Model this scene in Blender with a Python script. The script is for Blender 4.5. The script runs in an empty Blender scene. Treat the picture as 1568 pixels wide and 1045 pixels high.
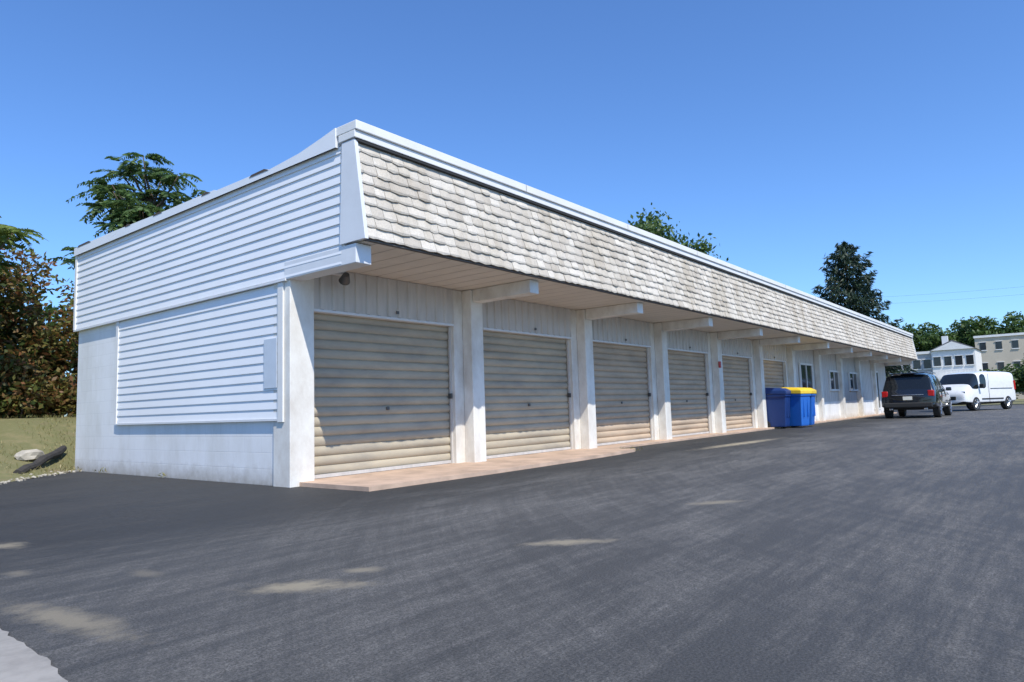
import bpy, bmesh, math, random
import numpy as np
from mathutils import Vector, Matrix
random.seed(7); rng=np.random.default_rng(11)
scene=bpy.context.scene
# ------------------------------------------------------------------ helpers
class NT:
    def __init__(s,name):
        s.m=bpy.data.materials.new(name); s.m.use_nodes=True
        s.t=s.m.node_tree; s.n=s.t.nodes; s.l=s.t.links
        s.b=s.n['Principled BSDF']; s.out=s.n['Material Output']
        s.tc=s.n.new('ShaderNodeTexCoord')
    def link(s,a,b): s.l.new(a,b)
    def mapping(s,scale=(1,1,1),rot=(0,0,0)):
        m=s.n.new('ShaderNodeMapping'); m.inputs['Scale'].default_value=scale; m.inputs['Rotation'].default_value=rot
        s.link(s.tc.outputs['Object'],m.inputs['Vector']); return m.outputs[0]
    def noise(s,scale,detail=4,rough=.6,vec=None,dist=0):
        n=s.n.new('ShaderNodeTexNoise'); n.inputs['Scale'].default_value=scale; n.inputs['Detail'].default_value=detail
        n.inputs['Roughness'].default_value=rough; n.inputs['Distortion'].default_value=dist
        s.link(vec if vec is not None else s.tc.outputs['Object'],n.inputs['Vector']); return n.outputs['Fac']
    def ramp(s,fac,stops):
        r=s.n.new('ShaderNodeValToRGB'); e=r.color_ramp.elements
        while len(e)<len(stops): e.new(.5)
        for i,(p,c) in enumerate(stops):
            e[i].position=p; e[i].color=(c,c,c,1) if not hasattr(c,'__len__') else (*c,1)
        s.link(fac,r.inputs[0]); return r.outputs[0]
    def mix(s,fac,a,b,mode='MIX'):
        m=s.n.new('ShaderNodeMix'); m.data_type='RGBA'; m.blend_type=mode
        for ii,v in ((0,fac),(6,a),(7,b)):
            inp=m.inputs[ii]
            if hasattr(v,'links'): s.link(v,inp)
            elif ii==0: inp.default_value=v
            else: inp.default_value=(*v,1) if hasattr(v,'__len__') else (v,v,v,1)
        return m.outputs[2]
    def math(s,op,a,b=0.):
        m=s.n.new('ShaderNodeMath'); m.operation=op
        for i,v in enumerate((a,b)):
            if hasattr(v,'links'): s.link(v,m.inputs[i])
            else: m.inputs[i].default_value=v
        return m.outputs[0]
    def bump(s,h,strength=.3,dist=.01):
        b=s.n.new('ShaderNodeBump'); b.inputs['Strength'].default_value=strength; b.inputs['Distance'].default_value=dist
        s.link(h,b.inputs['Height']); s.link(b.outputs[0],s.b.inputs['Normal'])
    def col(s,c):
        if hasattr(c,'links'): s.link(c,s.b.inputs['Base Color'])
        else: s.b.inputs['Base Color'].default_value=(*c,1)
    def rough(s,r):
        if hasattr(r,'links'): s.link(r,s.b.inputs['Roughness'])
        else: s.b.inputs['Roughness'].default_value=r

def paint(name,c,rough=.55,var=.12,scale=1.5,bump=.15,dirt=None,bscale=40,streak=(1,1,1)):
    k=NT(name); n=k.noise(scale,6,.65,vec=k.mapping(streak))
    lo=tuple(x*(1-var) for x in c) if dirt is None else dirt
    r=k.ramp(n,[(.3,lo),(.62,c)]); k.col(r); k.rough(rough)
    if bump: k.bump(k.noise(bscale,4),bump,.005)
    return k.m
def plain(name,c,rough=.5,metal=0,coat=0):
    k=NT(name); k.col(k.ramp(k.noise(6,3),[(.3,tuple(x*.9 for x in c)),(.7,c)])); k.rough(rough)
    k.b.inputs['Metallic'].default_value=metal
    if coat: k.b.inputs['Coat Weight'].default_value=coat
    return k.m

def obj_from(name,verts,faces,mat=None,parent=None,smooth=False):
    me=bpy.data.meshes.new(name); me.from_pydata(verts,[],faces); me.update()
    o=bpy.data.objects.new(name,me); scene.collection.objects.link(o)
    if mat: 
        for m in (mat if isinstance(mat,(list,tuple)) else [mat]): me.materials.append(m)
    if parent: o.parent=parent
    if smooth:
        for p in me.polygons: p.use_smooth=True
    return o
def empty(name,loc=(0,0,0),rz=0):
    e=bpy.data.objects.new(name,None); scene.collection.objects.link(e); e.location=loc; e.rotation_euler=(0,0,rz); return e
def box(name,x0,x1,y0,y1,z0,z1,mat,parent=None,bevel=0):
    v=[(x,y,z) for x in (x0,x1) for y in (y0,y1) for z in (z0,z1)]
    f=[(0,1,3,2),(4,6,7,5),(0,4,5,1),(2,3,7,6),(0,2,6,4),(1,5,7,3)]
    o=obj_from(name,v,f,mat,parent)
    if bevel:
        b=o.modifiers.new('b','BEVEL'); b.width=bevel; b.segments=2
    return o
def tube(verts,faces,p0,p1,r0,r1,n=6):
    p0=Vector(p0);p1=Vector(p1);d=(p1-p0).normalized()
    a=d.orthogonal().normalized(); b=d.cross(a); s=len(verts)
    for p,r in((p0,r0),(p1,r1)):
        for i in range(n):
            t=2*math.pi*i/n; verts.append(tuple(p+a*(r*math.cos(t))+b*(r*math.sin(t))))
    for i in range(n):
        j=(i+1)%n; faces.append((s+i,s+j,s+n+j,s+n+i))
    faces.append(tuple(range(s,s+n))[::-1]); faces.append(tuple(range(s+n,s+2*n)))
def leaf_quads(name,C,A,size,width,mat,parent):
    N=len(C); R=rng.normal(size=(N,3)); B=np.cross(A,R); B/=np.linalg.norm(B,axis=1)[:,None]+1e-9
    s=size[:,None]; w=s*width
    V=np.stack([C-A*s,C+B*w,C+A*s,C-B*w],1).reshape(-1,3)
    me=bpy.data.meshes.new(name); me.vertices.add(4*N); me.vertices.foreach_set('co',V.ravel())
    me.loops.add(4*N); me.loops.foreach_set('vertex_index',np.arange(4*N))
    me.polygons.add(N); me.polygons.foreach_set('loop_start',np.arange(N)*4)
    me.update(calc_edges=True); me.materials.append(mat)
    o=bpy.data.objects.new(name,me); scene.collection.objects.link(o); o.parent=parent; return o
def unit(a): return a/(np.linalg.norm(a,axis=-1)[...,None]+1e-9)

def leafmat(name,cols,nscale=.8,trans=.35):
    k=NT(name); k.n.remove(k.b)
    g=k.n.new('ShaderNodeNewGeometry')
    n=k.noise(nscale,3,.5)
    f=k.math('ADD',k.math('MULTIPLY',g.outputs['Random Per Island'],.45),k.math('MULTIPLY',n,.75))
    f=k.math('SUBTRACT',f,.1)
    st=[(i/(len(cols)-1)*.7+.15,c) for i,c in enumerate(cols)]
    c=k.ramp(f,st)
    d=k.n.new('ShaderNodeBsdfPrincipled'); d.inputs['Roughness'].default_value=.55; k.link(c,d.inputs['Base Color'])
    t=k.n.new('ShaderNodeBsdfTranslucent'); k.link(c,t.inputs['Color'])
    m=k.n.new('ShaderNodeMixShader'); m.inputs[0].default_value=trans
    k.link(d.outputs[0],m.inputs[1]); k.link(t.outputs[0],m.inputs[2]); k.link(m.outputs[0],k.out.inputs['Surface'])
    return k.m
# ------------------------------------------------------------------ materials
M_white=paint('white_paint',(.80,.79,.76),.5,.1,2,.1)
k=NT('painted_block')
sx=k.n.new('ShaderNodeSeparateXYZ'); k.link(k.tc.outputs['Object'],sx.inputs[0]); cb=k.n.new('ShaderNodeCombineXYZ')
k.link(k.math('ADD',sx.outputs[0],sx.outputs[1]),cb.inputs[0]); k.link(sx.outputs[2],cb.inputs[1])
br=k.n.new('ShaderNodeTexBrick'); br.inputs['Scale'].default_value=1; br.inputs['Brick Width'].default_value=.4; br.inputs['Row Height'].default_value=.2; br.inputs['Mortar Size'].default_value=.006; br.inputs['Mortar Smooth'].default_value=.6
br.inputs['Color1'].default_value=(1,1,1,1); br.inputs['Color2'].default_value=(.97,.97,.97,1); br.inputs['Mortar'].default_value=(.91,.91,.91,1); k.link(cb.outputs[0],br.inputs['Vector'])
dirt=k.ramp(k.noise(1.2,7,.7,vec=k.mapping((1,1,.4))),[(.32,(.68,.67,.63)),(.58,(.82,.82,.81))])
zd=k.n.new('ShaderNodeMapRange'); k.link(k.math('ADD',sx.outputs[2],k.math('MULTIPLY',k.noise(5,6,.7),-.35)),zd.inputs[0]); zd.inputs[1].default_value=-.22; zd.inputs[2].default_value=.06
c=k.mix(zd.outputs[0],(.42,.39,.34),dirt); k.col(k.mix(1,c,br.outputs['Color'],'MULTIPLY')); k.rough(.65)
k.bump(k.math('ADD',k.math('MULTIPLY',br.outputs['Fac'],-.45),k.math('MULTIPLY',k.noise(45,5),.35)),.3,.006); M_block=k.m
M_siding=paint('white_siding',(.83,.84,.85),.4,.06,.8,.04)
M_trim=paint('aluminium_trim',(.74,.75,.76),.4,.08,3,.05)
M_soffit=paint('soffit_panel',(.74,.67,.57),.6,.1,1.5,.05)
M_rib=paint('ribbed_panel',(.60,.57,.53),.5,.2,2.5,.05,streak=(3,1,.5))
M_dark=plain('dark_gap',(.03,.03,.03),.8)
M_pillar=paint('pillar_paint',(.80,.78,.72),.6,.1,2.5,.3,dirt=(.58,.53,.46),streak=(1,1,.6))
M_doorA=paint('roller_door_cream',(.47,.405,.295),.55,.15,2.2,.04,dirt=(.32,.285,.225),streak=(.5,1,1.6))
M_doorB=paint('roller_door_tan',(.54,.415,.29),.55,.15,2.2,.04,dirt=(.37,.29,.21),streak=(.5,1,1.6))
M_conc=paint('apron_concrete',(.56,.40,.29),.85,.2,2.2,.3,dirt=(.36,.26,.19),bscale=60)
M_walk=paint('sidewalk_concrete',(.33,.31,.28),.9,.3,6,.5,bscale=60)
M_roofmem=plain('roof_membrane',(.09,.07,.06),.9)
M_glass=plain('window_glass',(.03,.035,.04),.08)
M_black=plain('black_rubber',(.02,.02,.02),.7)
M_metal=plain('hardware',(.12,.12,.12),.4,.6)
M_red=plain('red_sign',(.5,.04,.04),.4)

k=NT('asphalt_shingle'); g=k.n.new('ShaderNodeNewGeometry')
c1=k.ramp(g.outputs['Random Per Island'],[(0,(.50,.45,.38)),(.5,(.58,.53,.45)),(1,(.65,.60,.52))])
st=k.ramp(k.noise(.9,6,.7,vec=k.mapping((1.6,1,.5))),[(.36,(.80,.77,.72)),(.54,(1,1,1))])
c2=k.mix(1,c1,st,'MULTIPLY')
sp=k.ramp(k.noise(60,4),[(.35,(.86,.86,.86)),(.65,(1.06,1.06,1.06))])
k.col(k.mix(1,c2,sp,'MULTIPLY')); k.rough(.95); k.bump(k.noise(70,4),.5,.008); M_shingle=k.m

# asphalt
k=NT('asphalt')
def mr(v,a,b,c=0.,d=1.):
    m=k.n.new('ShaderNodeMapRange'); m.inputs[1].default_value=a; m.inputs[2].default_value=b; m.inputs[3].default_value=c; m.inputs[4].default_value=d
    k.link(v,m.inputs[0]); return m.outputs[0]
big=k.noise(.35,5,.6); big2=k.noise(.8,6,.65,vec=k.mapping((.5,1.4,1),(0,0,.15)))
s1=k.noise(1,8,.78,vec=k.mapping((.7,5.5,1),(0,0,math.radians(-4))),dist=.35)
s2=k.noise(1,9,.8,vec=k.mapping((1.6,17,1),(0,0,math.radians(7))),dist=.5)
sx=k.n.new('ShaderNodeSeparateXYZ'); k.link(k.tc.outputs['Object'],sx.inputs[0])
vd=k.n.new('ShaderNodeVectorMath'); vd.operation='DISTANCE'; k.link(k.tc.outputs['Object'],vd.inputs[0]); vd.inputs[1].default_value=(9,-13.5,0)
cb=k.n.new('ShaderNodeCombineXYZ'); k.link(k.math('MULTIPLY',vd.outputs['Value'],9.),cb.inputs[0]); k.link(k.math('MULTIPLY',sx.outputs[0],.6),cb.inputs[1])
s3=k.noise(1,8,.8,vec=cb.outputs[0],dist=.15)
yn=k.math('ADD',sx.outputs[1],k.math('MULTIPLY',big,1.8))
fresh=mr(yn,-2.4,-.8)
sm=k.math('ADD',k.math('MULTIPLY',s1,.38),k.math('ADD',k.math('MULTIPLY',s2,.34),k.math('MULTIPLY',s3,.28)))
w1=mr(k.math('ADD',sm,k.math('MULTIPLY',k.math('SUBTRACT',big2,.5),.30)),.46,.60)
fine=mr(k.noise(24,9,.9),.42,.58)
wear=k.math('MULTIPLY',k.math('MULTIPLY',w1,k.math('ADD',k.math('MULTIPLY',fine,.75),.25)),k.math('SUBTRACT',1.,k.math('MULTIPLY',fresh,.8)))
base=k.mix(fresh,(.078,.077,.074),(.042,.042,.041))
c=k.mix(wear,base,(.215,.205,.188))
agg=k.ramp(k.noise(100,5,.85),[(.40,(.5,.5,.5)),(.60,(1.5,1.5,1.5))])
c=k.mix(1,c,agg,'MULTIPLY')
nv=k.n.new('ShaderNodeTexNoise'); nv.inputs['Scale'].default_value=6; nv.inputs['Detail'].default_value=9; nv.inputs['Roughness'].default_value=.8; k.link(k.tc.outputs['Object'],nv.inputs['Vector'])
acc=None
for (px,py,rx,ry,rot,st_) in [(-2.80,-4.33,.22,.09,-.9,.9),(-2.40,-4.31,.09,.05,-.9,.6),(-1.22,-4.84,.20,.07,-.8,.8),(.83,-4.96,.20,.07,-.6,.6),(9.2,-2.1,1.35,.15,-.05,1),(-3.24,-1.45,.08,.15,0,.7),(-3.70,-3.9,.08,.40,.1,.7),(-3.1,-3.3,.05,.12,0,.3),(-3.5,-2.6,.05,.08,0,.4)]:
    v=k.n.new('ShaderNodeVectorMath'); v.operation='SUBTRACT'; k.link(k.tc.outputs['Object'],v.inputs[0]); v.inputs[1].default_value=(px,py,0)
    mp=k.n.new('ShaderNodeMapping'); mp.vector_type='TEXTURE'; mp.inputs['Rotation'].default_value=(0,0,rot); mp.inputs['Scale'].default_value=(rx,ry,1); k.link(v.outputs[0],mp.inputs['Vector'])
    sep=k.n.new('ShaderNodeVectorMath'); sep.operation='MULTIPLY'; sep.inputs[1].default_value=(1,1,0); k.link(mp.outputs[0],sep.inputs[0])
    ln=k.n.new('ShaderNodeVectorMath'); ln.operation='LENGTH'; k.link(sep.outputs[0],ln.inputs[0])
    dd=k.math('ADD',ln.outputs['Value'],k.math('MULTIPLY',k.math('SUBTRACT',nv.outputs['Fac'],.5),4.2))
    mm=mr(dd,1.6,.4,0,st_)
    acc=mm if acc is None else k.math('MAXIMUM',acc,mm)
c=k.mix(acc,c,(.36,.31,.22)); k.col(c)
k.rough(k.ramp(w1,[(0,.62),(1,.85)])); k.b.inputs['Specular IOR Level'].default_value=.35
k.bump(k.noise(95,6,.88),.8,.015); M_asphalt=k.m

k=NT('grass_ground')
c=k.ramp(k.noise(1.3,7,.75),[(.3,(.22,.17,.10)),(.5,(.15,.15,.06)),(.7,(.24,.20,.10))]); k.col(c); k.rough(.95); k.bump(k.noise(30,5),.6,.03); M_ground=k.m
# ------------------------------------------------------------------ camera
R=np.array([[.6229,-.0576,-.7801],[-.7815,-.0865,-.6178],[-.0319,.9945,-.0989]])
U,S,Vt=np.linalg.svd(R); R=U@Vt
cam=bpy.data.cameras.new('camera'); co=bpy.data.objects.new('camera',cam); scene.collection.objects.link(co)
m=Matrix([[float(q) for q in r]+[0] for r in R]+[[0,0,0,1]]); m.translation=Vector((-4.9,-7.36,.84)); co.matrix_world=m
cam.lens=24.27; cam.sensor_width=36; cam.clip_end=6000; cam.clip_start=.05; scene.camera=co
# ------------------------------------------------------------------ light
sd=Vector((-.46,-1,1.42)).normalized(); el=math.asin(sd.z); az=math.atan2(sd.x,sd.y)
sun=bpy.data.lights.new('sun','SUN'); sun.energy=5.0; sun.angle=math.radians(.5); sun.color=(1,.95,.86)
so=bpy.data.objects.new('sun',sun); scene.collection.objects.link(so); so.rotation_euler=(-sd).to_track_quat('-Z','Y').to_euler()
w=bpy.data.worlds.new('World'); scene.world=w; w.use_nodes=True; nt=w.node_tree
sky=nt.nodes.new('ShaderNodeTexSky'); sky.sky_type='NISHITA'; sky.sun_disc=False; sky.sun_elevation=el; sky.sun_rotation=az%(2*math.pi)
sky.air_density=1.0; sky.dust_density=.4; sky.ozone_density=1.5
mx=nt.nodes.new('ShaderNodeMix'); mx.data_type='RGBA'; mx.blend_type='MULTIPLY'; mx.inputs[0].default_value=1
nt.links.new(sky.outputs[0],mx.inputs[6]); mx.inputs[7].default_value=(.88,1.30,1.88,1)
bg=nt.nodes['Background']; bg.inputs[1].default_value=.114; nt.links.new(mx.outputs[2],bg.inputs[0])
scene.view_settings.view_transform='Standard'; scene.view_settings.look='None'; scene.view_settings.exposure=0
# ------------------------------------------------------------------ ground
def ss(t): t=min(1,max(0,t)); return t*t*(3-2*t)
def gz(x,y):
    d=(y-(6.5+.97*x))*.72 if x<0 else y-6.7
    b=1.02*ss((d+.3)/4.6)*(1-ss((x-26)/9))*(1-ss((-x-12)/10)) if d>0 else 0
    if d>0: b=b-1.02*ss(.3/4.6)*(1-ss(d)); b+=.03*math.sin(x*2.1+y)*math.sin(y*1.7)*ss(d)*(1 if abs(x)<30 else 0)
    return -.02+b
xs=[-3000,-800,-200,-60,-30,-20]+list(np.arange(-14,8,.5))+[9,12,16,20,24,28,31,34,38,45,60,100,200,800,3000]
ys=[-3000,-800,-200,-60,-20,-10]+list(np.arange(-8,20,.5))+[22,26,32,45,80,200,800,3000]
V=[(x,y,gz(x,y)) for x in xs for y in ys]; ny=len(ys)
F=[(i*ny+j,(i+1)*ny+j,(i+1)*ny+j+1,i*ny+j+1) for i in range(len(xs)-1) for j in range(ny-1)]
obj_from('ground',V,F,M_ground,smooth=True)
pts=[(-14,-40),(60,-40),(60,8),(37.2,8),(37.2,.1),(0.1,.1),(.1,6.45)]
for i in range(1,60):
    x=-14*i/60; pts.append((x,6.5+.97*x+random.uniform(-.1,.1)))
pts.append((-14,-7.1))
bm=bmesh.new(); vs=[bm.verts.new((x,y,0)) for x,y in pts]; f=bm.faces.new(vs); bmesh.ops.triangulate(bm,faces=[f])
me=bpy.data.meshes.new('asphalt_lot'); bm.to_mesh(me); bm.free(); me.materials.append(M_asphalt)
asph=bpy.data.objects.new('asphalt_lot',me); scene.collection.objects.link(asph)
pts=[(-7,-14),(-4.4,-14)]
for i in range(200):
    y=-14+10.9*i/199; pts.append((-3.87+.085*max(y+3.4,-8)+random.uniform(-.012,.012)+.012*math.sin(i*.33),y))
pts+=[(-3.9,-2.95),(-4.05,-2.9),(-7,-2.9)]
obj_from('sidewalk',[(x,y,.006) for x,y in pts],[tuple(range(len(pts)))],M_walk)
# ------------------------------------------------------------------ building
B=empty('garage_building'); L=36.7
box('side_wall',0,.2,.30,6.6,-.1,2.74,M_block,B)
box('rear_wall',.2,L,6.4,6.6,-.1,3.78,M_block,B)
box('end_wall',L-.2,L,.25,6.4,-.1,2.74,M_block,B)
box('foundation',.2,L-.2,.14,6.4,-.1,.05,M_conc,B)
box('roof_deck',.2,L-.2,-1.2,6.6,3.80,3.90,M_roofmem,B)
box('interior_back',.2,L-.2,.6,.62,.05,2.74,M_dark,B)
box('soffit',.0,L,-1.45,.24,2.75,2.79,M_soffit,B)
v=[];f=[]
for i in range(int(L/.305)):
    x=.15+i*.305; s=len(v); v+=[(x,-1.44,2.747),(x+.012,-1.44,2.747),(x+.012,-.02,2.747),(x,-.02,2.747)]; f.append((s,s+1,s+2,s+3))
obj_from('soffit_seams',v,f,plain('seam',(.45,.41,.35),.8),B)
box('corner_post',-.03,.32,-.06,.30,-.05,2.745,M_pillar,B,.01)
box('corner_trim',-.055,-.032,.06,.17,.78,2.50,M_white,B)
def ribbed(name,x0,x1,z0,z1,y,mat,pitch=.19,depth=.022):
    v=[];f=[];x=x0;row=[]
    while x<x1-1e-4:
        for dx,dy in((0,0),(pitch*.6,0),(pitch*.68,-depth),(pitch*.92,-depth)):
            if x+dx<x1: row.append((x+dx,y+dy))
        x+=pitch
    row.append((x1,y))
    for (a,b) in row: v+=[(a,b,z0),(a,b,z1)]
    for i in range(len(row)-1): f.append((2*i,2*i+2,2*i+3,2*i+1))
    return obj_from(name,v,f,mat,B)
def roller(name,x0,x1,z0,z1,y,mat):
    n=17; m_=8; v=[];f=[]; h=(z1-z0)/n; nx=14
    ph=random.uniform(0,6)
    for i in range(n):
        jy=random.uniform(-.006,.004)
        for j in range(m_+1):
            t=j/m_; z=z0+(i+t)*h; sn=max(0,math.sin(math.pi*t))
            for q in range(nx+1):
                x=x0+(x1-x0)*q/nx
                dent=.004*math.sin(x*2.3+i*1.3+ph)*sn
                v.append((x,y-.030*sn**.6+jy*sn+dent,z))
    w_=nx+1
    for i in range(len(v)//w_-1):
        for q in range(nx): a=i*w_+q; f.append((a,a+1,a+w_+1,a+w_))
    return obj_from(name,v,f,mat,B,smooth=False)
P=3.3
for i in range(6):
    a=.33+P*i; b=a+2.6
    roller('roller_door',a,b,.08,2.20,.13,M_doorA if i<2 else M_doorB)
    ribbed('ribbed_header',a-.01,b+.01,2.20,2.745,.0,M_rib)
    box('header_flashing',a,b,-.012,.12,2.165,2.198,M_trim,B)
    box('door_bottom_bar',a+.005,b-.005,.085,.10,.055,.10,M_rib,B)
    box('door_handle',a+1.29,a+1.34,.075,.10,.89,.94,M_metal,B,.01)
    box('door_latch',b-.045,b-.015,.04,.10,1.04,1.12,M_metal,B)
    box('guide_rail',a+.0,a+.03,.06,.09,.05,2.16,M_rib,B); box('guide_rail',b-.03,b,.06,.0905,.05,2.159,M_rib,B)
    box('header_bolt',a+1.4,a+1.44,-.04,-.022,2.25,2.29,M_metal,B)
for i in range(1,12):
    a=.33+P*i-.7; 
    if i<=6: box('pillar',a,a+.7,-.005,.24,-.05,2.744,M_pillar,B,.008)
    if i<11: box('pillar_post',a+.2,a+.48,-.20,-.006,-.05,2.743,M_pillar,B,.012)
    box('soffit_beam',a+.24,a+.46,-1.34,-.205,2.55,2.746,M_pillar,B,.008)
ribbed('office_cladding',20.13,L-.2,.75,2.745,.0,M_rib,.3,.015)
box('office_base',20.13,L-.2,-.03,.2,-.05,.75,M_block,B)
def window(x0,x1,z0,z1,nm='window',mull=1):
    fr=.07
    box(nm+'_glass',x0,x1,-.045,-.04,z0,z1,M_glass,B)
    box(nm+'_frame_l',x0-fr,x0,-.075,-.017,z0-fr,z1+fr,M_white,B); box(nm+'_frame_r',x1,x1+fr,-.075,-.017,z0-fr,z1+fr,M_white,B)
    box(nm+'_frame_t',x0,x1,-.074,-.017,z1,z1+fr,M_white,B); box(nm+'_sill',x0,x1,-.09,-.017,z0-fr,z0,M_white,B)
    for q in range(mull):
        xm=x0+(x1-x0)*(q+1)/(mull+1); box(nm+'_mullion',xm-.025,xm+.025,-.07,-.046,z0,z1,M_white,B)
window(20.95,22.35,.35,2.12,'entry_door'); box('entry_kick',20.95,22.35,-.06,-.031,.05,.28,M_white,B)
window(24.9,26.2,1.25,1.95); window(28.2,29.5,1.25,1.95)
window(32.8,34.2,.35,2.12,'entry_door'); box('entry_kick',32.8,34.2,-.06,-.031,.05,.28,M_white,B)
box('red_box',13.0,13.12,-.24,-.201,1.78,1.95,M_red,B,.01)
v=[(.10,-1.34),(2.2,-1.36),(4.3,-1.31),(5.7,-1.22),(6.5,-1.12),(6.75,-1.0),(6.55,-.8),(6.85,-.6),(6.9,-.37),(6.9,.139),(.10,.139)]
n=len(v); obj_from('concrete_apron',[(x,y,.05) for x,y in v]+[(x+0,y-.01,-.08) for x,y in v],[tuple(range(n))]+[(i,n+i,n+(i+1)%n,(i+1)%n) for i in range(n)],M_conc,B)
box('concrete_sill',6.901,L,-.36,.139,-.08,.048,M_conc,B,.008)
obj_from('apron_joint',[(3.28,-1.33,.053),(3.29,-1.33,.053),(3.29,-.21,.053),(3.28,-.21,.053)],[(0,1,2,3)],M_dark,B)
def laps(name,x,y0,y1,z0,z1,exp,mat,t=.018,sign=-1):
    v=[];f=[];z=z0
    while z<z1-.02:
        zt=min(z+exp,z1); xb=x+sign*t; xt=x+sign*.003
        s=len(v); v+=[(x,y0,z),(x,y1,z),(xb,y0,z),(xb,y1,z),(xb,y0,z+.006),(xb,y1,z+.006),(xt,y0,zt),(xt,y1,zt)]
        f+=[(s,s+1,s+3,s+2),(s+2,s+3,s+5,s+4),(s+4,s+5,s+7,s+6),(s+4,s+6,s),(s+5,s+1,s+7)]
        z=zt
    return obj_from(name,v,f,mat,B)
box('gable_backing',-.045,.19,-1.14,6.62,2.53,3.92,M_siding,B)
laps('upper_siding',-.046,-1.10,6.64,2.54,3.92,.118,M_siding,.017)
box('siding_starter',-.075,-.03,-.02,6.65,2.505,2.532,M_trim,B)
box('lower_siding_backing',-.022,-.001,.17,4.85,.80,2.50,M_siding,B)
laps('lower_siding',-.023,.17,4.80,.82,2.48,.118,M_siding,.015)
box('siding_end_trim',-.05,-.023,4.80,4.88,.80,2.50,M_white,B)
box('siding_drip',-.052,-.001,.17,4.80,.795,.818,M_trim,B)
box('siding_corner_cap',-.078,-.046,6.58,6.655,2.533,3.92,M_white,B)
box('utility_panel',-.05,-.040,.20,.48,1.20,1.82,plain('panel_grey',(.60,.66,.73),.4),B,.003)
box('gable_beam',-.06,.16,-1.36,.02,2.52,2.742,M_trim,B,.008)
pr=[(-1.10,2.76),(-1.54,2.76),(-1.37,3.93),(-1.15,3.93)]
for (xa,xb,nm) in((-.08,-.03,'mansard_corner_trim'),(L-.02,L+.05,'mansard_end_trim')):
    v=[]
    for x in(xa,xb): v+=[(x,y,z) for y,z in pr]
    obj_from(nm,v,[(0,1,2,3),(7,6,5,4),(0,4,5,1),(1,5,6,2),(2,6,7,3),(3,7,4,0)],M_trim,B)
box('end_gable',L-.1,L+.03,-1.10,6.62,2.53,3.92,M_siding,B)
v=[]
for x in(-.03,L-.02): v+=[(x,-1.46,2.79),(x,-1.49,2.80),(x,-1.32,3.92),(x,-1.10,3.92)]
obj_from('mansard_backing',v,[(0,1,5,4),(1,2,6,5),(2,3,7,6),(3,0,4,7),(0,3,2,1),(4,5,6,7)],M_roofmem,B)
v=[];f=[]; rows=9; zlo,zhi=2.775,3.93
def my(z): return -1.495+(z-2.80)*(.17/1.12)
rh=(zhi-zlo)/rows
for r in range(rows):
    x=-.03-random.uniform(0,.2)
    while x<L:
        wd=random.choice([.15,.18,.20,.24,.28]); xa=max(x,-.032); xb=min(x+wd-.005,L)
        if xb>xa+.02:
            dz=random.uniform(-.010,.010) if r else random.uniform(-.003,.003); th=random.uniform(.022,.040)
            wav=.010*math.sin(x*.9+r*.4)
            z0=zlo+r*rh+dz+wav*(1 if r else 0); z1=zlo+(r+1)*rh+.03
            z1=min(z1,zhi+.0); xm=(xa+xb)/2; sg=random.uniform(0,.011)
            s=len(v)
            v+=[(xa,my(z0)-th*.8,z0+.009),(xm,my(z0)-th,z0-sg),(xb,my(z0)-th*.8,z0+.008),
                (xa,my(z0)-th*.87,z0+.025),(xm,my(z0)-th*1.1,z0+.022),(xb,my(z0)-th*.87,z0+.025),
                (xa,my(z1)-.006,z1),(xm,my(z1)-.007,z1),(xb,my(z1)-.006,z1),
                (xa,my(z0)+.01,z0+.009),(xm,my(z0)+.01,z0),(xb,my(z0)+.01,z0+.008)]
            f+=[(s,s+1,s+4,s+3),(s+1,s+2,s+5,s+4),(s+3,s+4,s+7,s+6),(s+4,s+5,s+8,s+7),(s,s+9,s+10,s+1),(s+1,s+10,s+11,s+2),(s,s+3,s+6,s+9),(s+2,s+11,s+8,s+5)]
        x+=wd
obj_from('mansard_shingles',v,f,M_shingle,B)
box('eave_drip',-.03,L,-1.50,-1.452,2.752,2.768,plain('drip_edge',(.10,.09,.08),.7),B)
box('coping_lower',-.09,L+.05,-1.395,-1.10,3.945,4.03,M_white,B,.006)
box('coping_upper',-.09,L+.05,-1.42,-1.06,4.034,4.14,M_white,B,.008)
box('coping_gap',-.05,L,-1.385,-1.2,3.915,3.944,M_dark,B)
v=[];f=[]
for q in range(1,12):
    x=q*3.05; s=len(v); v+=[(x,-1.4225,4.04),(x+.012,-1.4225,4.04),(x+.012,-1.4225,4.134),(x,-1.4225,4.134)]; f.append((s,s+1,s+2,s+3))
obj_from('coping_joints',v,f,plain('joint',(.35,.34,.32),.8),B)
prof=[(-1.06,4.138),(-.8,4.09),(-.35,4.02),(.30,3.975),(.34,3.995),(1.6,4.0),(1.65,4.02),(3.2,4.025),(5,4.055),(6.66,4.05)]
v=[];f=[]
for y,z in prof: v+=[(-.10,y,3.905),(-.10,y,z),(.12,y,z+.0),(.12,y,3.905)]
for i in range(len(prof)-1):
    s=4*i; f+=[(s,s+1,s+5,s+4),(s+1,s+2,s+6,s+5),(s+2,s+3,s+7,s+6)]
f+=[(0,3,2,1),(4*len(prof)-4,4*len(prof)-3,4*len(prof)-2,4*len(prof)-1)]
obj_from('side_coping',v,f,M_siding,B)
v=[];f=[]
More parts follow.
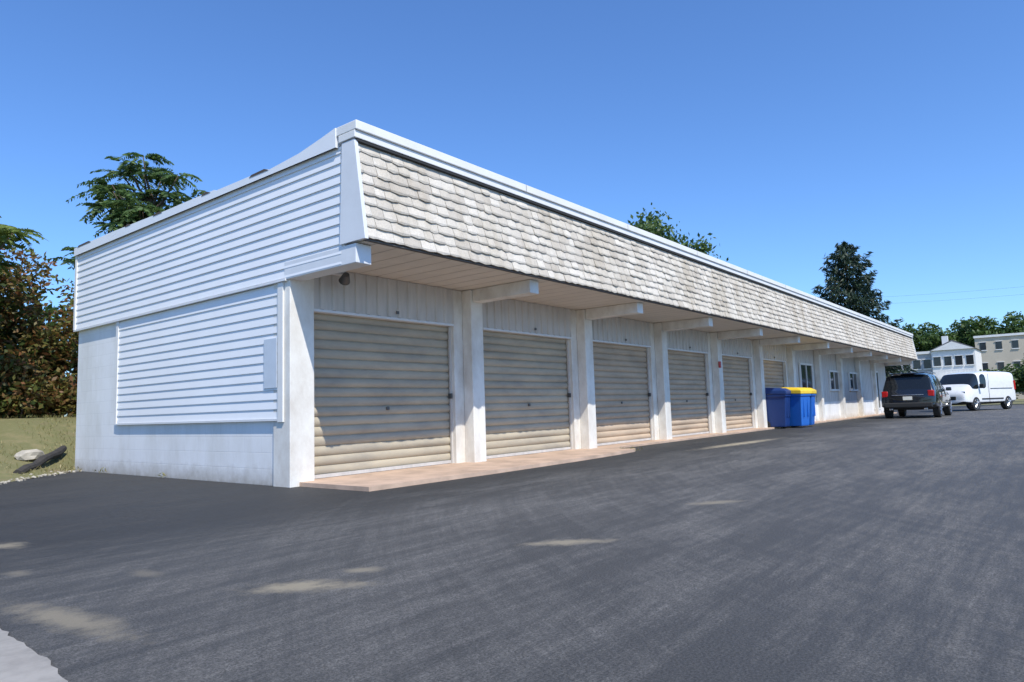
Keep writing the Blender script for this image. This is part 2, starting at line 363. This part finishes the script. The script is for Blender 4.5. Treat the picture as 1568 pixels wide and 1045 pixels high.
for (ya,yb,zz) in[(.30,.75,3.985),(1.75,2.0,4.015),(3.2,3.5,4.025),(4.3,4.5,4.045),(5.9,6.5,4.05)]:
    s=len(v); v+=[(-.105,ya,zz-.01),(-.105,yb,zz-.01),(-.105,yb-.05,zz+.018),(-.105,ya+.1,zz+.025),(.1,ya,zz),(.1,yb,zz),(.1,yb-.05,zz+.018),(.1,ya+.1,zz+.025)]
    f+=[(s,s+1,s+2,s+3),(s+7,s+6,s+5,s+4),(s+3,s+2,s+6,s+7),(s,s+3,s+7,s+4),(s+1,s+5,s+6,s+2)]
obj_from('membrane_edge',v,f,M_roofmem,B)
bpy.ops.mesh.primitive_cone_add(vertices=16,radius1=.075,radius2=.04,depth=.13,location=(.66,-.25,2.60),rotation=(math.radians(60),0,math.radians(-25)))
o=bpy.context.object; o.name='security_light_head'; o.data.materials.append(M_metal); o.parent=B
box('security_light_base',.60,.72,-.20,-.03,2.66,2.745,M_trim,B,.01)
# ------------------------------------------------------------------ vehicles
def loft(name,st,flags,mats,parent):
    V=[];F=[];MI=[]
    for (x,w,wr,zb,zbelt,zt) in st:
        h=[(w*.85,zb),(w,zb+.12),(w*1.01,(zb+zbelt)/2),(w*.975,zbelt),(wr+.03,zt-.07),(wr-.10,zt)]
        V+=[(x,-y,z) for y,z in h]+[(x,y,z) for y,z in h[::-1]]
    for i in range(len(st)-1):
        for j in range(12):
            a=i*12+j; b=i*12+(j+1)%12
            F.append((a,a+12,b+12,b))
            mi=0
            if 's' in flags[i] and j in(3,7): mi=1
            if 't' in flags[i] and j in(4,5,6): mi=1
            if j in(11,0,10): mi=2
            MI.append(mi)
    F.append(tuple(range(12))); MI.append(0); n=(len(st)-1)*12; F.append(tuple(range(n,n+12))[::-1]); MI.append(0)
    o=obj_from(name,V,F,mats,parent,True)
    for p,mi in zip(o.data.polygons,MI): p.material_index=mi
    bm=bmesh.new(); bm.from_mesh(o.data); bmesh.ops.recalc_face_normals(bm,faces=bm.faces)
    cl=bm.edges.layers.float.get('crease_edge') or bm.edges.layers.float.new('crease_edge')
    for e in bm.edges:
        if len(e.link_faces)==2 and e.link_faces[0].material_index!=e.link_faces[1].material_index: e[cl]=.8
    bm.to_mesh(o.data); bm.free()
    s=o.modifiers.new('s','SUBSURF'); s.levels=2; s.render_levels=2
    return o
def wheel(parent,x,y,r,rim,side):
    bm=bmesh.new()
    mt=Matrix.Translation((x,y,r))@Matrix.Rotation(math.pi/2,4,'X')
    bmesh.ops.create_cone(bm,cap_ends=True,segments=32,radius1=r,radius2=r,depth=.24,matrix=mt)
    me=bpy.data.meshes.new('tyre'); bm.to_mesh(me); bm.free(); me.materials.append(M_black)
    o=bpy.data.objects.new('tyre',me); scene.collection.objects.link(o); o.parent=parent
    b=o.modifiers.new('b','BEVEL'); b.width=.03; b.segments=3; b.limit_method='ANGLE'
    V=[];F=[]; yy=y+side*.125
    tube(V,F,(x,yy-side*.01,r),(x,yy+side*.006,r),r*.18,r*.16,12)
    for q in range(7):
        a=2*math.pi*q/7; tube(V,F,(x,yy,r),(x+math.cos(a)*r*.64,yy,r+math.sin(a)*r*.64),.03,.035,5)
    n=28; s=len(V)
    for q in range(n):
        a=2*math.pi*q/n
        for rr in(r*.58,r*.68): V.append((x+math.cos(a)*rr,yy+side*.004,r+math.sin(a)*rr))
    for q in range(n):
        a=s+2*q; b2=s+2*((q+1)%n); F.append((a,a+1,b2+1,b2))
    obj_from('wheel_rim',V,F,rim,parent)
    V=[];F=[]; n=20
    for q in range(n+1):
        a=math.pi*(q/n)*1.1-.157
        for rr in(r*1.02,r*1.22): V.append((x+math.cos(a)*rr,y+side*.10,r+math.sin(a)*rr))
    for q in range(n): F.append((2*q,2*q+1,2*q+3,2*q+2))
    obj_from('wheel_arch',V,F,M_black,parent)
M_rim=plain('alloy_rim',(.45,.46,.48),.3,.9)
M_navy=plain('dark_blue_car_paint',(.010,.012,.016),.22,.2,1)
M_wht=plain('white_van_paint',(.78,.78,.77),.3,0,.6)
M_cglass=plain('car_glass',(.012,.015,.018),.05)
M_tail=plain('tail_lamp',(.45,.01,.01),.2)
M_chrome=plain('chrome',(.6,.6,.62),.2,.9)
M_plate=plain('number_plate',(.75,.72,.62),.5)
SUV=empty('parked_suv',(26.1,-2.55,0))
st=[(0,.86,.80,.42,.72,.86),(.05,.93,.84,.38,.86,1.00),(.12,.955,.80,.36,1.02,1.13),(.30,.965,.74,.34,1.06,1.62),(.38,.97,.72,.33,1.07,1.73),(.62,.975,.70,.32,1.07,1.765),(.70,.975,.70,.32,1.07,1.77),
(1.45,.98,.71,.3,1.06,1.785),(1.55,.98,.71,.3,1.06,1.785),(2.45,.98,.71,.3,1.05,1.77),(2.53,.98,.70,.3,1.05,1.765),(3.05,.98,.69,.3,1.04,1.68),(3.5,.98,.74,.3,1.04,1.34),(3.75,.975,.80,.3,1.02,1.15),(4.1,.97,.84,.32,1.0,1.10),(4.6,.94,.80,.34,.92,1.03),(4.85,.86,.74,.38,.80,.90),(4.95,.76,.66,.42,.68,.78)]
fl=['','','t','t','','','s','','s','','s','ts','t','','','','','']
loft('body',st,fl,[M_navy,M_cglass,M_black],SUV)
for sx_,s in((.95,-1),(.95,1),(3.95,-1),(3.95,1)): wheel(SUV,sx_,s*.86,.37,M_rim,s)
for s in(-1,1):
    box('tail_lamp',.02,.22,s*.80-.11,s*.80+.11,.84,1.08,M_tail,SUV,.03)
    box('roof_rail',.7,2.8,s*.67-.02,s*.67+.02,1.78,1.82,M_chrome,SUV,.01)
    box('mirror',3.05,3.2,s*1.06-.1,s*1.06+.1,1.05,1.2,M_navy,SUV,.04)
    box('door_handle',1.75,1.92,s*.985-.015,s*.985+.015,.92,.95,M_chrome,SUV,.005)
    box('door_handle',2.72,2.89,s*.985-.015,s*.985+.015,.92,.95,M_chrome,SUV,.005)
    box('exhaust',-.01,.2,s*.6-.06,s*.6+.06,.33,.40,M_chrome,SUV,.01)
box('number_plate',-.02,.03,-.16,.16,.72,.86,M_plate,SUV)
box('rear_bumper',-.06,.1,-.84,.84,.42,.62,M_black,SUV,.04)
box('chrome_strip',-.005,.05,-.55,.55,.90,.93,M_chrome,SUV,.005)
box('rear_spoiler',.20,.5,-.64,.64,1.74,1.785,M_navy,SUV,.02)
VAN=empty('parked_van',(40.8,-3.42,0),math.atan2(.40,-.915)); VAN.scale=(1.08,1.12,1.12)
st=[(-2.25,.84,.80,.36,.95,1.74),(-2.22,.89,.82,.34,1.0,1.82),(-2.1,.91,.83,.3,1.0,1.86),(-1.0,.92,.83,.28,1.0,1.89),(.25,.92,.83,.28,1.0,1.88),(.35,.92,.82,.28,1.0,1.88),(.95,.92,.80,.28,1.0,1.82),(1.02,.92,.79,.28,1.0,1.80),(1.35,.92,.76,.28,1.02,1.56),(1.68,.92,.78,.28,1.03,1.28),(1.8,.915,.8,.28,1.02,1.16),(2.05,.90,.78,.3,.92,1.04),(2.2,.84,.72,.32,.78,.9),(2.28,.74,.62,.36,.62,.74)]
fl=['','','','','','s','','ts','ts','','','','']
loft('body',st,fl,[M_wht,M_cglass,M_black],VAN)
for sx_,s in((-1.4,-1),(-1.4,1),(1.45,-1),(1.45,1)): wheel(VAN,sx_,s*.81,.33,M_rim,s)
for s in(-1,1):
    box('headlamp',1.95,2.16,s*.72-.13,s*.72+.1,.76,.92,M_chrome,VAN,.03)
    box('mirror',1.0,1.14,s*1.04-.1,s*1.04+.1,1.05,1.26,M_black,VAN,.03)
    box('side_rub_strip',-.95,.95,s*.935-.012,s*.935+.012,.52,.58,M_black,VAN,.005)
    box('door_seam',.28,.295,s*.935-.004,s*.935+.004,.4,1.75,M_black,VAN)
    box('slide_rail',-1.9,.1,s*.915-.01,s*.915+.01,1.03,1.05,M_black,VAN)
    box('tail_lamp',-2.24,-2.12,s*.86-.05,s*.86+.05,.95,1.4,M_tail,VAN,.02)
box('grille',2.16,2.29,-.45,.45,.52,.70,M_black,VAN,.03)
# ------------------------------------------------------------------ bins
M_blue=plain('blue_plastic',(.02,.14,.52),.4); M_navyp=plain('dark_blue_plastic',(.010,.04,.17),.45); M_yel=plain('yellow_plastic',(.85,.58,.04),.45)
def bin_(x,y,body,lid,rz=0):
    e=empty('wheeled_trash_bin',(x,y,.0),rz); e.scale=(1.0,1.0,1.12)
    v=[];f=[]
    lv=[(.05,.23,.26),(.10,.235,.27),(.86,.30,.33),(.87,.33,.36),(.94,.33,.36)]
    for z,a,b in lv: v+=[(-a,-b,z),(a,-b,z),(a,b,z),(-a,b,z)]
    for i in range(4):
        for j in range(4): f.append((4*i+j,4*i+(j+1)%4,4*i+4+(j+1)%4,4*i+4+j))
    f.append((3,2,1,0)); f.append((16,17,18,19))
    o=obj_from('bin_body',v,f,body,e); bb=o.modifiers.new('b','BEVEL'); bb.width=.025; bb.segments=3
    v=[]; 
    for z,a,b,sh in((.925,.35,.38,0),(1.03,.35,.38,0),(1.10,.27,.28,.05)): v+=[(-a,-b+sh,z),(a,-b+sh,z),(a,b,z+.03),(-a,b,z+.03)]
    f=[(3,2,1,0),(8,9,10,11)]+[(4*i+j,4*i+(j+1)%4,4*i+4+(j+1)%4,4*i+4+j) for i in range(2) for j in range(4)]
    o=obj_from('bin_lid',v,f,lid,e); bb=o.modifiers.new('b','BEVEL'); bb.width=.02; bb.segments=2
    V=[];F=[]; tube(V,F,(-.26,.44,1.0),(.26,.44,1.0),.018,.018,8); tube(V,F,(-.26,.44,1.0),(-.26,.33,.90),.018,.018,8); tube(V,F,(.26,.44,1.0),(.26,.33,.90),.018,.018,8)
    obj_from('bin_handle',V,F,body,e)
    V=[];F=[]
    for s in(-1,1): tube(V,F,(s*.24,.28,.11),(s*.30,.28,.11),.11,.11,16)
    obj_from('bin_wheels',V,F,M_black,e)
    for q in(-.12,.12): box('bin_rib',q-.015,q+.015,-.335,-.28,.3,.84,body,e,.01)
    return e
bin_(16.95,-.42,M_navyp,M_navyp,.05); bin_(17.55,-.80,M_blue,M_yel,-.2); bin_(18.3,-.80,M_blue,M_yel,.1)
# ------------------------------------------------------------------ vegetation
M_bark=paint('bark',(.10,.075,.055),.9,.4,8,.6,bscale=20)
M_leafA=leafmat('tree_leaves',[(.04,.075,.02),(.085,.15,.04),(.14,.22,.06)],1.2)
M_leafY=leafmat('yellow_green_leaves',[(.07,.11,.02),(.14,.20,.035),(.22,.27,.06)],1.2)
M_leafM=leafmat('bush_leaves',[(.03,.05,.014),(.08,.12,.025),(.24,.10,.04),(.15,.18,.04),(.28,.17,.06)],.7,.4)
M_leafD=leafmat('deciduous_leaves',[(.03,.065,.014),(.065,.125,.026),(.12,.18,.045)],.6)
M_needle=leafmat('spruce_needles',[(.008,.022,.012),(.018,.042,.02),(.035,.065,.03)],.5,.12)
def fronds(name,tips,mat,parent,flen=.7,nf=9,up=.35):
    C=[];A=[];S=[]
    for t in tips:
        t=np.array(t)
        for q in range(nf+random.randint(-2,2)):
            az=random.uniform(0,2*math.pi); L_=flen*random.uniform(.6,1.15); e0=random.uniform(-.2,up*2.5)
            d=np.array([math.cos(az),math.sin(az),e0]); d/=np.linalg.norm(d); sd_=np.array([-math.sin(az),math.cos(az),0])
            n=11
            for i in range(2,n+1):
                u=i/n; p=t+d*L_*u+np.array([0,0,-.45*L_*u*u])
                tg=d+np.array([0,0,-.9*u]); tg/=np.linalg.norm(tg)
                for s in(-1,1):
                    a=tg*.45+sd_*s*.9+np.array([0,0,-.3]); a/=np.linalg.norm(a); ll=.085*flen/.7*(1.25-.6*abs(u-.5))*random.uniform(.8,1.2)
                    C.append(p+a*ll); A.append(a); S.append(ll)
    return leaf_quads(name,np.array(C),np.array(A),np.array(S),.34,mat,parent)
def tree_frond(name,base,H,tips,mat,flen,nf=9):
    e=empty(name,base); V=[];F=[]; top=Vector((.1,0,H*.8)); mid=Vector((-.08,.05,H*.4))
    tube(V,F,(0,0,-.2),mid,.13,.09,8); tube(V,F,mid,top,.09,.045,8)
    rel=[Vector(t)-Vector(base) for t in tips]
    for t in rel:
        h=min(max(t.z-.9,H*.35),H*.8); st_=mid.lerp(top,(h-H*.4)/(H*.4)) if h>H*.4 else mid
        k_=st_.lerp(t,.5)+Vector((0,0,-.12)); tube(V,F,st_,k_,.04,.028,5); tube(V,F,k_,t,.028,.012,5)
    obj_from('trunk',V,F,M_bark,e,True); fronds('leaves',[tuple(t) for t in rel],mat,e,flen,nf); return e
tips=[]
for i in range(52):
    a=random.uniform(0,2*math.pi); r=1.2*math.sqrt(random.random()); z=random.uniform(-1.9,1.05)
    rr=r*(1.0-.3*max(0,z)); tips.append((2.8+rr*math.cos(a),10.2+rr*math.sin(a),6.25+z))
tips+=[(1.6,10,5.0),(1.35,9.9,4.7),(1.9,10.3,4.9),(2.0,9.8,5.6),(3.9,10,5.5),(3.9,10.3,6.0),(1.8,10,6.5),(2.5,10,7.4),(4.0,10,5.1),(1.15,10,4.5)]
tree_frond('ailanthus_tree',(2.7,10.2,.8),7.2,tips,M_leafA,.64,9)
tips=[(-.75+random.uniform(-1.2,.5),9.6+random.uniform(-.8,.8),4.75+random.uniform(-.6,.4)) for i in range(16)]
tree_frond('sumac_tree',(-1.0,9.8,.6),4.6,tips,M_leafY,.62,8)
def bush(name,lumps,mat,leaf=.08,dens=260,stems=True,base=None):
    e=empty(name,base or (lumps[0][0],lumps[0][1],0)); off=np.array(e.location)
    Cs=[]
    for (x,y,z,rx,rz) in lumps:
        n=int(dens*rx*rx*2+60*rz); d=unit(rng.normal(size=(n,3))); rad=rng.random(n)**.35
        lump=1+.25*np.sin(d[:,0]*5+x)*np.cos(d[:,2]*6+y)
        c=d*(rad*lump)[:,None]*np.array([rx,rx,rz])+np.array([x,y,z])+rng.normal(size=(n,3))*.06
        Cs.append(c)
    C=np.concatenate(Cs)-off; A=unit(rng.normal(size=C.shape)*np.array([1,1,.6])+np.array([0,0,-.3]))
    leaf_quads('leaves',C,A,leaf*rng.uniform(.6,1.3,len(C)),.5,mat,e)
    if stems:
        V=[];F=[]
        for (x,y,z,rx,rz) in lumps[::3]:
            b=Vector((x+random.uniform(-.3,.3),y+.3,gz(x,y)-.1))-Vector(off); t=Vector((x+random.uniform(-.5,.5)*rx,y+random.uniform(-.5,.5)*rx,z+rz*.5))-Vector(off)
            tube(V,F,b,t,.025,.01,5)
        obj_from('stems',V,F,M_bark,e)
    return e
lumps=[]
for i in range(66):
    x=random.uniform(-5,3.2); y=random.uniform(11.0,13.2); top=4.9+.35*math.sin(x*1.9+1)
    z=random.uniform(1.4,top-.5); lumps.append((x,y,z,random.uniform(.45,.8),random.uniform(.4,.75)))
for i in range(30):
    lumps.append((-5+i*.3,random.uniform(10.9,11.6),random.uniform(1.05,1.6),.55,.5))
bush('hedgerow_bushes',lumps,M_leafM,.078,520)
lumps=[(random.uniform(-6,4),random.uniform(13.2,14.4),random.uniform(.9,3.9),1.0,.9) for i in range(34)]
bush('bushes',lumps,M_leafD,.12,260)
def decid(name,x,y,H,r,rz,mat,nclump=38,leaf=.13,per=160):
    e=empty(name,(x,y,0)); V=[];F=[]; cz=H-rz
    top=Vector((.2,0,cz)); tube(V,F,(0,0,-.3),(0.1,0,H*.35),.26,.2,10); tube(V,F,(.1,0,H*.35),top,.2,.08,8)
    C=[]
    for i in range(nclump):
        d=unit(rng.normal(size=3)); rad=random.uniform(.45,1.)
        c=np.array([d[0]*r*rad,d[1]*r*rad,cz+d[2]*rz*rad*(1 if d[2]<0 else .9)])
        s=Vector((.1,0,H*.35)).lerp(top,random.random()); tube(V,F,s,tuple(c),.06,.015,5)
        k_=random.uniform(.35,.62)*r/2.2
        C.append(c+rng.normal(size=(per,3))*np.array([k_,k_,k_*.7])*.62)
    C=np.concatenate(C); A=unit(rng.normal(size=C.shape)+np.array([0,0,-.3]))
    obj_from('trunk',V,F,M_bark,e,True); leaf_quads('leaves',C,A,leaf*rng.uniform(.6,1.3,len(C)),.5,mat,e); return e
decid('deciduous_tree',27.4,8.3,10.6,2.9,2.7,M_leafA,62,.13,200)
def spruce(name,x,y,H,Rm,levels=34,pw=.62,z0=1.0):
    e=empty(name,(x,y,0)); V=[];F=[]; tube(V,F,(0,0,-.3),(0,0,H-.3),.26,.03,8); C=[];A=[]
    for l in range(levels):
        u=l/(levels-1); z=z0+(H-z0-.25)*u; R_=Rm*(1-u)**pw*random.uniform(.75,1.12)+.12
        nb=max(4,int(11*(1-u*.5)))
        for b in range(nb):
            a=2*math.pi*(b+random.random())/nb; Lb=R_*random.uniform(.65,1.15)
            d=np.array([math.cos(a),math.sin(a),.0]); tilt=-.05+.5*u
            end=np.array([d[0]*Lb,d[1]*Lb,z+Lb*tilt*.6-.12*Lb]); st_=np.array([0,0,z])
            tube(V,F,tuple(st_),tuple(end),.03,.01,4)
            n=int(26*Lb)+14; uu=rng.random(n)**.7
            p=st_+(end-st_)*uu[:,None]; p[:,2]+=.18*Lb*uu**2; spread=.28*Lb*(1-uu)+.12
            sd_=np.array([-d[1],d[0],0]); p+=sd_*(rng.normal(size=n)*spread*.7)[:,None]; p[:,2]-=rng.random(n)*.35
            C.append(p); A.append(unit(d*.8+np.array([0,0,-.5])+rng.normal(size=(n,3))*.45))
    C=np.concatenate(C);A=np.concatenate(A)
    obj_from('trunk',V,F,M_bark,e,True); leaf_quads('needles',C,A,.24*rng.uniform(.6,1.3,len(C)),.22,M_needle,e); return e
spruce('spruce_tree',57.5,6.0,14.2,4.4,38,.5)
spruce('spruce_tree',86,-6.4,10.5,2.6,22)
lumps=[(62+random.uniform(-1,2.5),-3.0-i*.42,random.uniform(1.2,3.1),1.2,1.0) for i in range(34)]
bush('hedge',lumps,M_leafD,.16,130,False)
def mass(name,x,y0,y1,h0,h1,mat,n=40,leaf=.5):
    l=[]
    for i in range(n):
        y=y0+(y1-y0)*i/n; h=random.uniform(h0,h1)
        for z in np.arange(2,h-1,2.2): l.append((x+random.uniform(-3,3),y+random.uniform(-1,1),float(z),2.2,1.8))
    return bush(name,l,mat,leaf,34,False)
mass('distant_trees',145,-24,26,12.5,15.2,M_leafD,44,.36)
mass('distant_trees',205,-60,70,10,17,M_leafD,44,.6)
mass('distant_trees',75,-60,-14,4,7,M_leafD,30,.4)
n=26000; X=rng.uniform(-9,1.5,n); Y=rng.uniform(-2,12,n)
keep=(Y>6.8+.97*np.minimum(X,0))&~((X>-.05)&(Y<6.75))&(np.sin(X*3.1+Y)*np.sin(Y*2.3-X)<rng.uniform(-.4,1.1,n)); X=X[keep];Y=Y[keep]
Z=np.array([gz(a,b) for a,b in zip(X,Y)]); n=len(X); s=rng.uniform(.02,.055,n)
A=unit(rng.normal(size=(n,3))*np.array([.45,.45,.1])+np.array([0,0,1]))
M_blade=leafmat('grass_blades',[(.14,.16,.035),(.27,.24,.09),(.42,.34,.19)],1,.3)
ge=empty('grass'); leaf_quads('blades',np.stack([X,Y,Z+s*.8],1),A,s,.14,M_blade,ge)
C=[]
for (x,y,r,nn) in [(6.6,-1.0,.09,45),(-.06,6.3,.10,30),(-.05,3.1,.04,12),(-.06,5.2,.06,16),(.0,6.72,.12,40)]:
    C.append(np.stack([x+rng.normal(size=nn)*r,y+rng.normal(size=nn)*r,np.abs(rng.normal(size=nn))*.03+.02],1))
C=np.concatenate(C); C[:,0]=np.where((C[:,1]>.3)&(C[:,1]<6.6)&(C[:,0]<3),-np.abs(C[:,0])-.02,C[:,0])
we=empty('weeds'); leaf_quads('weed_leaves',C,unit(rng.normal(size=C.shape)*np.array([.7,.7,.2])+np.array([0,0,.8])),rng.uniform(.02,.05,len(C)),.2,M_blade,we)
def rock_mesh(name,items,mat):
    V=[];F=[]
    for (x,y,z,sx_,sy_,sz_) in items:
        bm=bmesh.new(); bmesh.ops.create_icosphere(bm,subdivisions=2 if sx_>.1 else 1,radius=1); s=len(V)
        a=random.random()*6
        for q in bm.verts:
            p=q.co*(1+random.uniform(-.16,.16)); V.append((x+(p.x*math.cos(a)-p.y*math.sin(a))*sx_,y+(p.x*math.sin(a)+p.y*math.cos(a))*sy_,z+p.z*sz_))
        F+=[tuple(s+w_.index for w_ in f_.verts) for f_ in bm.faces]; bm.free()
    return obj_from(name,V,F,mat)
M_stone=paint('stone',(.46,.42,.35),.9,.4,5,.5)
it=[]
for i in range(360):
    x=random.uniform(-5,.0); y=6.5+.97*x+random.gauss(.10,.14); s=random.uniform(.008,.032); it.append((x,y,.0+s*.2+max(0,gz(x,y)),s,s*.8,s*.6))
rock_mesh('edge_stones',it,M_stone)
rock_mesh('rock',[(-.42,7.55,gz(-.42,7.55)+.09,.22,.17,.12)],M_stone)
V=[];F=[]
p0=Vector((-1.0,6.15,.05)); p1=Vector((.25,7.9,gz(.25,7.9)+.10))
for i in range(6): 
    a_=p0.lerp(p1,i/6)+Vector((0,0,.02*math.sin(i*2.3))); b_=p0.lerp(p1,(i+1)/6)+Vector((0,0,.02*math.sin((i+1)*2.3))); tube(V,F,a_,b_,.07+.012*math.sin(i*3),.07+.012*math.sin((i+1)*3),9)
obj_from('landscape_log',V,F,paint('old_timber',(.05,.045,.04),.9,.4,6,.6),None,False)
# ------------------------------------------------------------------ far buildings
M_grey=paint('grey_cladding',(.44,.45,.46),.7,.1,.5,0); M_brick=paint('brick',(.30,.13,.09),.85,.2,2,0); M_beige=paint('beige_wall',(.56,.49,.38),.8,.1,.3,0)
M_roof=plain('grey_roof',(.16,.16,.17),.8)
def house(name,x,y0,y1,H,body,low=None,gable=True,wn=4,floors=2,depth=9):
    e=empty(name,(x,y0,0)); w_=y1-y0; lowh=H*.42 if low else 0
    box('walls',0,depth,0,w_,lowh,H,body,e)
    if low: box('lower_walls',-.02,depth,.01,w_-.01,-.2,lowh,low,e)
    else: box('base',-.02,depth,.01,w_-.01,-.2,.01,body,e)
    if gable:
        v=[(-.3,-.2,H),(-.3,w_+.2,H),(-.3,w_/2,H+w_*.26),(depth,-.2,H),(depth,w_+.2,H),(depth,w_/2,H+w_*.26)]
        obj_from('roof',v,[(0,1,2),(5,4,3),(0,2,5,3),(1,4,5,2),(0,3,4,1)],[M_roof],e)
        v=[(-.31,0,H),(-.31,w_,H),(-.31,w_/2,H+w_*.22)]; obj_from('gable_face',v,[(0,1,2)],body,e)
    else: box('parapet',-.2,depth,-.1,w_+.1,H,H+.35,M_white,e)
    for fl_ in range(floors):
        z=H*(fl_+.4)/floors
        for q in range(wn):
            yc=w_*(q+.5)/wn; box('window_glass',-.06,-.03,yc-.4,yc+.4,z,z+1.2,M_glass,e); box('window_sill',-.12,-.03,yc-.5,yc+.5,z-.14,z-.01,M_white,e); box('window_head',-.12,-.03,yc-.5,yc+.5,z+1.21,z+1.3,M_white,e)
    return e
house('row_house',104,6.2,13.5,6.6,M_grey,M_brick,False,6,2)
h=house('row_house',103,1.2,6.1,6.9,M_white,None,True,4,2); box('balcony_floor',-1.4,-.13,.3,4.1,3.0,3.15,M_white,h)
for q in range(13): box('balcony_post',-1.38,-1.34,.3+q*.31,.34+q*.31,3.15,4.1,M_white,h)
box('balcony_rail',-1.4,-1.32,.3,4.1,4.1,4.16,M_white,h)
box('chimney',3,3.7,3.2,3.9,6.9,9.0,M_white,h)
house('apartment_building',127,-24,3.0,9.8,M_beige,None,False,13,3,14)
PL=empty('power_line'); V=[];F=[]
a=Vector((95,27,15.5)); b=Vector((95,-26,13.5))
for dz in(0,-.9):
    pr_=None
    for i in range(25):
        t=i/24; p=a.lerp(b,t)+Vector((0,0,dz-4*1.1*t*(1-t)))
        if pr_ is not None: tube(V,F,pr_,p,.009,.009,4)
        pr_=p
for p in(a,b): tube(V,F,(p.x,p.y,0),(p.x,p.y,p.z+.8),.16,.12,8)
obj_from('wires_and_poles',V,F,M_dark,PL)
